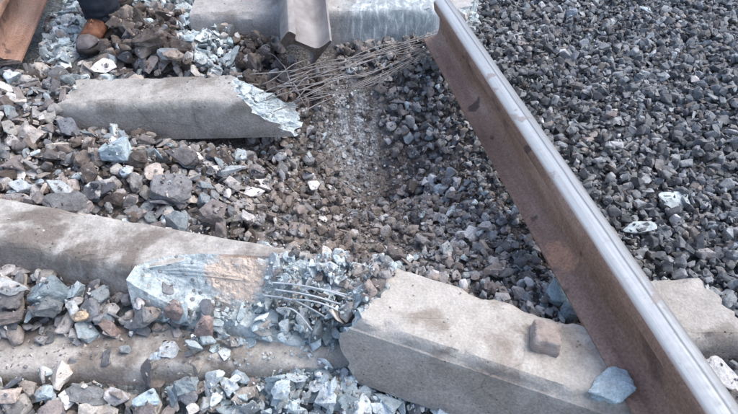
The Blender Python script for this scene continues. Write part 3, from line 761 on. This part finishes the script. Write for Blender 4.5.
def heap(name, label, items, protos, mat=M_HEAP):
    """one mesh of many loose pieces: items are (proto, 3x3 matrix rows, location, colour)"""
    V, T, Cc = [], [], []; base = 0
    by = {}
    for it in items: by.setdefault(it[0], []).append(it)
    for p, lst in by.items():
        v, t = protos[p]; n = len(lst)
        Mx = np.array([np.array(i[1]) for i in lst]); Lc = np.array([i[2] for i in lst]); co = np.array([i[3] for i in lst])
        vv = np.einsum('nij,kj->nki', Mx, v) + Lc[:, None, :]
        V.append(vv.reshape(-1, 3)); k = len(v)
        T.append((t[None] + (base + np.arange(n) * k)[:, None, None]).reshape(-1, 3)); base += n * k
        Cc.append(np.repeat(co, k, 0))
    V = np.concatenate(V).astype(np.float32); T = np.concatenate(T).astype(np.int32); Cc = np.concatenate(Cc)
    me = bpy.data.meshes.new(name); me.vertices.add(len(V)); me.vertices.foreach_set('co', V.ravel())
    me.loops.add(T.size); me.loops.foreach_set('vertex_index', T.ravel()); me.polygons.add(len(T))
    me.polygons.foreach_set('loop_start', np.arange(0, T.size, 3, dtype=np.int32))
    try: me.polygons.foreach_set('loop_total', np.full(len(T), 3, np.int32))
    except Exception: pass
    me.update(calc_edges=True)
    me.polygons.foreach_set('use_smooth', np.zeros(len(T), bool))
    c = me.color_attributes.new('tint', 'FLOAT_COLOR', 'POINT')
    c.data.foreach_set('color', np.concatenate([Cc, np.ones((len(Cc), 1))], 1).astype(np.float32).ravel())
    return tag(link(name, me, None, mat), label, kind='stuff')
def mat3(rot, r): return [[rot[a][b] * r for b in range(3)] for a in range(3)]
NAMES = {'right': ('dark_ballast', 'dark blue-grey crushed ballast right of the long rail'), 'crater': ('crater_gravel', 'small grey gravel covering the blast crater'),
         'soil': ('soil_gravel', 'brown soil crumbs and gravel in the crater slope'), 'left': ('coarse_stones', 'coarse mixed stones filling the left between the sleepers'),
         'low': ('lower_stones', 'coarse grey stones in the lower left bed'), 'turq': ('concrete_rubble', 'pale turquoise concrete rubble crumbs'), 'clod': ('soil_crumbs', 'dark crumbled soil behind the short sleeper piece'), 'dust': ('dust_crumbs', 'pale powdery crumbs in a streak below the wires')}
for zn, (nm, lb) in NAMES.items():
    small = [(s[6], mat3(s[4], s[3]), s[:3], s[5]) for i, s in enumerate(STONES) if s[7] == zn and i not in single and s[3] < .017]
    large = [(s[6], mat3(s[4], s[3]), s[:3], s[5]) for i, s in enumerate(STONES) if s[7] == zn and i not in single and s[3] >= .017]
    items = [(it[0], *it[1:]) for it in small] + [(it[0] + 1000, *it[1:]) for it in large]
    if items: heap(nm, lb, items, {**{k: PA[k] for k in range(len(PA))}, **{k + 1000: BA[k] for k in range(len(BA))}})
it = []
for (x, y, z, r, cl) in CHIPS:
    it.append((rnd.randrange(16), mat3(Euler((rnd.uniform(0, 6), rnd.uniform(0, 6), rnd.uniform(0, 6))).to_matrix(), r), (x, y, z), cl))
heap('stone_chips', 'fine stone and concrete chips strewn over everything', it, CH)

GROUPS = {('dust', 'rock'): ('stone', 'stone', '', 'stones in the dust streak'), ('dust', 'turq'): ('stone', 'stone', '', 'stones in the dust streak'),
          ('right', 'rock'): ('stone', 'stone', 'dark blue-grey ballast stone right of the long rail', 'larger ballast stones right of the rail'),
          ('right', 'turq'): ('concrete_fragment', 'concrete fragment', 'pale concrete bit on dark ballast', 'pale bits on the ballast'),
          ('crater', 'rock'): ('stone', 'stone', 'grey gravel stone in the crater left of the rail', 'larger crater stones'),
          ('crater', 'turq'): ('concrete_fragment', 'concrete fragment', 'pale concrete bit among grey crater gravel', 'pale bits in the crater'),
          ('soil', 'rock'): ('stone', 'stone', 'stone half sunk in the brown soil of the crater slope', 'stones in the soil slope'),
          ('soil', 'turq'): ('concrete_fragment', 'concrete fragment', 'pale concrete bit on the brown crater soil', 'pale bits on the soil'),
          ('left', 'rock'): ('stone', 'stone', 'angular stone in the coarse bed above the long soiled sleeper', 'coarse stones of the left bed'),
          ('left', 'turq'): ('concrete_fragment', 'concrete fragment', 'pale concrete lump among coarse stones above the long soiled sleeper', 'pale lumps in the left bed'),
          ('low', 'rock'): ('stone', 'stone', 'angular stone in the bed below the long soiled sleeper', 'coarse stones of the lower bed'),
          ('low', 'turq'): ('concrete_fragment', 'concrete fragment', 'pale concrete lump in the bed below the long soiled sleeper', 'pale lumps in the lower bed'),
          ('turq', 'rock'): ('stone', 'stone', 'grey or brown stone among turquoise concrete rubble', 'stones in the rubble'),
          ('turq', 'turq'): ('concrete_fragment', 'concrete fragment', 'turquoise flake in a heap of broken concrete rubble', 'flakes of the concrete rubble'),
          ('clod', 'rock'): ('soil_clod', 'soil clod', 'dark clod in the soil behind the short sleeper piece', 'dark soil clods'),
          ('clod', 'turq'): ('concrete_fragment', 'concrete fragment', 'pale bit on the dark soil', 'pale bits on the soil clods')}
MARKS = [(122, 150, 'the turquoise concrete chunk'), (9, 208, 'the pinkish block at the left edge'), (60, 190, 'the flat mid-grey stone'), (98, 186, 'the dark flat slab'), (172, 188, 'the largest grey rock'),
  (184, 163, 'the dark angular rock'), (216, 212, 'the brownish rock'), (240, 155, 'the pale lump under the snapped sleeper'), (44, 268, 'the big blue-grey boulder'), (26, 295, 'the pale flat shard'), (75, 310, 'the tan yellowish stone'),
  (108, 328, 'the brown oval stone'), (170, 350, 'the white oblong block'), (211, 347, 'the pink upright stone'), (187, 386, 'the grey-green pointed piece'), (8, 396, 'the cream pink pebble'), (90, 396, 'the wide grey stone'),
  (146, 398, 'the turquoise lump at the bottom'), (674, 202, 'the pale turquoise slab'), (637, 233, 'the long pale shard'), (441, 184, 'the pale flat crater fragment'), (152, 44, 'the largest soil clod'), (172, 60, 'the blackish clod'),
  (146, 22, 'the pale fragment near the clods'), (183, 8, 'the pale fragment at the top edge'), (573, 13, 'the light blue-grey ballast stone'), (648, 8, 'the flat pale top stone'), (521, 49, 'the brownish flat ballast stone'),
  (598, 404, 'the wedged turquoise slab'), (722, 376, 'the pale corner slab'), (452, 408, 'the long turquoise splinter'), (378, 252, 'the pale rounded lump'), (487, 243, 'the tan crater stone'), (28, 132, 'the light tan flat stone'),
  (70, 130, 'the steel-grey angular stone'), (86, 45, 'the walker\'s shoe'), (318, 50, 'the tipped rail stub'), (270, 100, 'the snapped sleeper end'), (350, 300, 'the block\'s broken end'), (545, 335, 'the rusty lug'), (300, 300, 'the bare wires'),
  (300, 355, 'the sunken sleeper end'), (12, 62, 'the upper left rail end'), (215, 15, 'the far sleeper end'), (75, 90, 'the short sleeper\'s buried end'), (705, 310, 'the sleeper end at right'), (430, 36, 'the long rail\'s foot end'),
  (250, 380, 'the rubble before the sunken sleeper'), (320, 390, 'the rubble at the bottom centre'), (390, 395, 'the rubble below the block'), (235, 320, 'the rubble left of the wires'), (40, 20, 'the gap between rail and shoe'), (200, 45, 'the pale rubble beside the clods')]
SAME = {}
def tone(c):
    l = sum(c) / 3; warm = c[0] / c[2]
    t = 'blackish' if l < .11 else 'dark' if l < .17 else 'mid' if l < .27 else 'light' if l < .40 else 'pale' if l < .52 else 'whitish'
    h = 'brown' if warm > 1.12 else 'blue-grey' if warm < .92 else 'grey'
    if warm < .88 and l > .27: h = 'turquoise'
    return t + ' ' + h
for i in sorted(single, key=lambda i: -score[i]):
    x, y, z, r, rot, cl, pr, zn, kd = STONES[i]
    nm, ct, lb, gp = GROUPS[(zn, kd)]
    o = bpy.data.objects.new(nm, TOP[pr]); C.objects.link(o)
    o.matrix_world = Matrix.Translation((x, y, z)) @ rot.to_4x4() @ Matrix.Scale(r, 4); o.color = (*cl, 1)
    u, v = px_[i], py_[i]; mk = min(MARKS, key=lambda m: (m[0] - u) ** 2 + (m[1] - v) ** 2); du, dv = u - mk[0], v - mk[1]
    near = 'close ' if math.hypot(du, dv) < 16 else 'well ' if math.hypot(du, dv) > 42 else ''
    if abs(du) > 2.2 * abs(dv): where = 'right of' if du > 0 else 'left of'
    elif abs(dv) > 2.2 * abs(du): where = 'below' if dv > 0 else 'above'
    else: where = ('lower' if dv > 0 else 'upper') + (' right of' if du > 0 else ' left of')
    shape = 'flat' if ALLAX[pr][2] < .33 else 'slab-like' if ALLAX[pr][2] < .45 else 'blocky' if ALLAX[pr][2] > .62 else 'angular'
    size = 'large ' if r / dep[i] > .021 else 'small ' if r / dep[i] < .0145 else ''
    lb = f"{size}{tone(cl)} {shape} {ct.split()[-1]} {near}{where} {mk[2]}"
    if len(lb.split()) > 15: lb = lb.replace(near, '') if near else lb
    tag(o, lb, ct, gp); SAME.setdefault(lb, []).append((u, o))
for lb, lst in SAME.items():                                               # twins: say which by their place
    lst.sort(key=lambda t: t[0])
    names_ = {2: ['left-hand', 'right-hand'], 3: ['left-hand', 'middle', 'right-hand'], 4: ['leftmost', 'second', 'third', 'rightmost']}.get(len(lst))
    if names_:
        for w_, (u, o) in zip(names_, lst): o['label'] = (w_ + ' ' + lb)
for k, (x, y, z, dim, turn, tilt, gx_, gy_, cl, nm, lb) in enumerate(HANDLIST):
    me = hull(500 + k, 12, (1, 1, 1), .07, True, 2, 1.0); me.materials.append(M_STONE)
    if nm == 'soil_clod':
        for v_ in me.vertices: v_.co += v_.co.normalized() * .18 * noise.noise(v_.co * 3.2 + Vector((k, 0, 0)))
    o = bpy.data.objects.new(nm, me); C.objects.link(o)
    n_ = Vector((-gx_, -gy_, 1)).normalized(); q = Vector((0, 0, 1)).rotation_difference(n_).to_matrix().to_4x4()
    o.matrix_world = Matrix.Translation((x, y, z)) @ q @ Matrix.Rotation(math.radians(turn), 4, 'Z') @ Matrix.Rotation(math.radians(tilt), 4, 'X') @ Matrix.Diagonal((dim[0] / 2, dim[1] / 2, dim[2] / 2, 1))
    o.color = (*cl, 1); tag(o, lb, nm.replace('_', ' '), 'single pieces of debris')

# ------------------------------------------------------------------ prestressing wires
def wire(parent, ctrl, r=.0028, mat=M_WIRE, wob=.006, sd=0):
    pts = spline(ctrl, 30)
    pts = [p + Vector((noise.noise(p * 7 + Vector((sd, 0, 0))), noise.noise(p * 7 + Vector((0, sd, 0))), noise.noise(p * 7 + Vector((0, 0, sd))))) * wob - parent.location for p in pts]
    return tube('wire', pts, r, parent, mat)
for k in range(16):                          # the sheaf between far sleeper and short piece
    t = (k * 7 % 16) / 15; rr = random.Random(k)
    s = at(438 - rr.uniform(0, 12), 33 + 24 * t, .05 - .05 * t); e = at(240 + 66 * rr.random(), 72 + 44 * t, .085 - .09 * t)
    mid = s.lerp(e, .45) + Vector((rr.uniform(-.03, .03), rr.uniform(-.05, .05), rr.uniform(-.05, .035)))
    q3 = s.lerp(e, .75) + Vector((0, rr.uniform(-.03, .02), rr.uniform(-.02, .02)))
    wire(S4, [s + Vector((.08, .06, .0)), s, mid, q3, e], rr.uniform(.0016, .0023), M_WIRE, rr.uniform(.003, .012), k * 3.1)
for k, (p, q) in enumerate([((268, 58), (300, 92)), ((340, 66), (255, 104)), ((286, 96), (318, 80)), ((262, 84), (330, 62)), ((296, 100), (345, 74)), ((276, 78), (306, 104))]):   # short bent ends
    a_, b_ = at(*p, .03), at(*q, .02); wire(S5, [a_, a_.lerp(b_, .5) + Vector((.01, 0, .03)), b_], .0022, M_WIRE, .025, k * 5.7)
for k, (p, q, za, zb) in enumerate([((270, 284), (354, 300), .06, .075), ((276, 291), (352, 308), .05, .06), ((284, 297), (350, 318), .035, .045), ((300, 290), (350, 296), .06, .075), ((262, 297), (330, 318), .03, .02), ((276, 306), (312, 330), .03, .01)]):
    a_, b_ = at(*p, za + .022), at(*q, zb + .012); wire(S6, [a_, a_.lerp(b_, .5) + Vector((0, 0, .012 * (k % 3) + .008)), b_], .0022, M_WIREPALE, .010, k * 2.3)
for (p, q, lb) in [((490, 38), (541, 28), 'thin bent wire lying on ballast right of the rail end'), ((478, 22), (502, 24), 'short straight wire stub touching the broken far sleeper')]:
    g, h_ = at(*p, .0), at(*q, .0)
    def hh(v): return float(HM[int((v.y - Y0) / RES), int((v.x - X0) / RES)]) + .004
    g.z, h_.z = hh(g), hh(h_); mdl = g.lerp(h_, .5) + Vector((0, .012, .012))
    rt = empty('loose_wire', g); tag(rt, lb, 'wire'); wire(rt, [g, mdl, h_], .0026, M_WIREPALE, .006, 9)

# ------------------------------------------------------------------ the walker: only the feet are in view
def loft(rings, close=True):
    v = [p for r in rings for p in r]; n = len(rings[0]); f = []
    for i in range(len(rings) - 1):
        for k in range(n): f.append((i * n + k, i * n + (k + 1) % n, (i + 1) * n + (k + 1) % n, (i + 1) * n + k))
    if close: f.append(tuple(range(n - 1, -1, -1))); f.append(tuple(range((len(rings) - 1) * n, len(rings) * n)))
    return v, f
g1 = at(87, 54, .04); g2_ = at(125, 10, .04)
def hgt(v, r=.09):
    i, j = int((v.y - Y0) / RES), int((v.x - X0) / RES); k = int(r / RES)
    w = HM[max(0, i - k):i + k, max(0, j - k):j + k]; return float(np.percentile(w, 75))
person = empty('person', (g1.x, g1.y + .2, 0)); tag(person, 'walker in dark navy trousers and brown shoes, seen from the shins down', 'person')
def shoe(toe, yaw, upper, toecap, label, lift=0.):
    z = hgt(toe + Vector((0, .08, 0))) - .004; T = Matrix.Translation((toe.x, toe.y, z + lift)) @ Matrix.Rotation(yaw, 4, 'Z')   # toe at origin, heel towards +y
    prof = [(0.0, .020, .030), (.008, .032, .044), (.03, .044, .056), (.06, .050, .064), (.09, .0515, .074), (.12, .048, .090), (.15, .043, .106), (.19, .0395, .118), (.23, .0395, .122), (.265, .036, .12), (.288, .026, .11)]
    def ring(s, w, h, zz0=.022):
        out = []
        for k in range(20):
            a = 2 * math.pi * k / 20; cx, cz = math.cos(a), math.sin(a)
            x = w * (abs(cx) ** .8) * (1 if cx > 0 else -1) * (1 - .38 * max(0, cz)); zc = zz0 + (h - zz0) * (.5 + .5 * (abs(cz) ** .75) * (1 if cz > 0 else -1))
            out.append(Vector((x, s, zc)))
        return out
    loc = person.location
    def put(nm, v, f, mat, par=person):
        return link(nm, mesh(nm, [T @ Vector(p) - loc for p in v], f, True), par, mat)
    up = put('shoe', *loft([ring(*p) for p in prof[3:]]), upper); up['label'] = label
    put('toe_cap', *loft([ring(*p) for p in prof[:4]]), toecap, up)
    sole = []
    for zz, k in ((0, .95), (.012, 1.04), (.024, 1.02)):
        o_ = [(w * k + .002, s) for s, w, h in prof]; rr = [Vector((w, s, zz)) for w, s in o_] + [Vector((-w, s, zz)) for w, s in o_[::-1]]
        rr = [Vector((p.x, (p.y - .145) * (1 + .03 * (k - .95) * 10) + .145, p.z)) for p in rr]; sole.append(rr)
    put('sole', *loft(sole), M_SOLE, up)
    for k in range(4):
        s = .105 + k * .022; h = .080 + k * .0135
        pts = [T @ Vector((x, s + .004 * (-1) ** k, h - .9 * abs(x) ** 1.35 * 6 + .004)) - loc for x in (-.03, -.018, 0, .018, .03)]
        tube('lace', pts, .0038, up, M_LACE if upper is M_LEATHER else M_SOLE, 6)
    return T
for _ in range(4): g1 = at(86, 58, hgt(g1 + Vector((0, .08, 0)))); g2_ = at(124, 17, hgt(g2_ + Vector((0, .08, 0))))
T1 = shoe(g1, math.radians(-8), M_LEATHER, M_TOE, 'tan leather shoe with a dusty grey toe', .018)
T2 = shoe(g2_, math.radians(10), M_DARKSHOE, M_DARKSHOE, 'dark shoe of the rear foot', .05)
# body, one skinned figure; trousers and jacket over it
a1 = T1 @ Vector((0, .215, .12)); a2 = T2 @ Vector((0, .215, .12)); hip = Vector(((a1.x + a2.x) / 2, (a1.y + a2.y) / 2 + .03, max(a1.z, a2.z) + .80))
def skin(name, pts, edges, rad, mat, root=0):
    me = bpy.data.meshes.new(name); me.from_pydata([p - person.location for p in pts], edges, []); o = link(name, me, person)
    m_ = o.modifiers.new('skin', 'SKIN'); m_.use_smooth_shade = True
    for i, r in enumerate(rad): me.skin_vertices[0].data[i].radius = (r, r)
    me.skin_vertices[0].data[root].use_root = True
    s_ = o.modifiers.new('sub', 'SUBSURF'); s_.levels = 2; s_.render_levels = 2
    me.materials.append(mat); return o
V3 = Vector
hl, hr = hip + V3((-.09, 0, -.03)), hip + V3((.09, 0, -.03))
k1 = a1.lerp(hl, .52) + V3((0, -.05, 0)); k2 = a2.lerp(hr, .52) + V3((0, -.05, 0))
sh = hip + V3((0, -.03, .50))
skin('body', [hip, hip + V3((0, 0, .25)), sh, sh + V3((0, -.01, .09)), sh + V3((0, -.03, .17)), sh + V3((0, -.03, .25)), hl, k1, a1, hr, k2, a2,
              sh + V3((-.19, 0, -.03)), sh + V3((-.24, .02, -.32)), sh + V3((-.24, -.08, -.56)), sh + V3((-.235, -.11, -.66)), sh + V3((.19, 0, -.03)), sh + V3((.24, .02, -.32)), sh + V3((.24, -.08, -.56)), sh + V3((.235, -.11, -.66))],
     [(0, 1), (1, 2), (2, 3), (3, 4), (4, 5), (0, 6), (6, 7), (7, 8), (0, 9), (9, 10), (10, 11), (2, 12), (12, 13), (13, 14), (14, 15), (2, 16), (16, 17), (17, 18), (18, 19)],
     [.12, .12, .12, .055, .085, .075, .07, .05, .036, .07, .05, .036, .055, .042, .03, .026, .055, .042, .03, .026], M_SKIN)
def leg(k, a, h, sd):
    rings = []
    N = 34
    path = spline([a + V3((0, .0, -.045)), a + V3((0, 0, .08)), k, h + V3((0, 0, .06))], N)
    for i, p in enumerate(path):
        t = i / N; r = .070 + .035 * t
        ring_ = []
        for q in range(24):
            w = 2 * math.pi * q / 24
            wr = .010 * noise.noise(V3((math.cos(w) * 1.4, math.sin(w) * 1.4 + sd, t * 26))) * (1 - t * .6) + .006 * math.sin(t * 60 + math.cos(w) * 2) * math.exp(-t * 9)
            ring_.append(p + V3((math.cos(w) * (r + wr), math.sin(w) * (r * 1.12 + wr), 0)) - person.location)
        rings.append(ring_)
    inner_ = [[p.lerp(sum(r, V3()) / 24, .06) for p in r] for r in (rings[6], rings[0])]
    v, f = loft(inner_ + rings, True)
    return link('trouser_leg', mesh('trouser_leg', v, f, True), person, M_TROUSER)
leg(k1, a1, hl, 0); leg(k2, a2, hr, 5)
skin('jacket', [hip + V3((0, 0, -.08)), hip + V3((0, 0, .12)), hip + V3((0, -.01, .32)), sh, sh + V3((0, -.01, .06)), sh + V3((-.19, 0, -.03)), sh + V3((-.24, .02, -.32)), sh + V3((-.24, -.07, -.54)), sh + V3((.19, 0, -.03)), sh + V3((.24, .02, -.32)), sh + V3((.24, -.07, -.54))],
     [(0, 1), (1, 2), (2, 3), (3, 4), (3, 5), (5, 6), (6, 7), (3, 8), (8, 9), (9, 10)], [.19, .165, .165, .15, .075, .08, .062, .045, .08, .062, .045], M_JACKET)
hd = sh + V3((0, -.02, .235))
hv = []; hf = []
for i in range(9):
    th = math.pi * .58 * i / 8
    hv.append([hd + V3((math.sin(th) * math.cos(w) * .092, .012 + math.sin(th) * math.sin(w) * .105, math.cos(th) * .105)) - person.location for w in [2 * math.pi * k / 18 for k in range(18)]])
v, f = loft(hv); link('hair', mesh('hair', v, f, True), person, M_HAIR)

scene.render.engine = 'CYCLES'
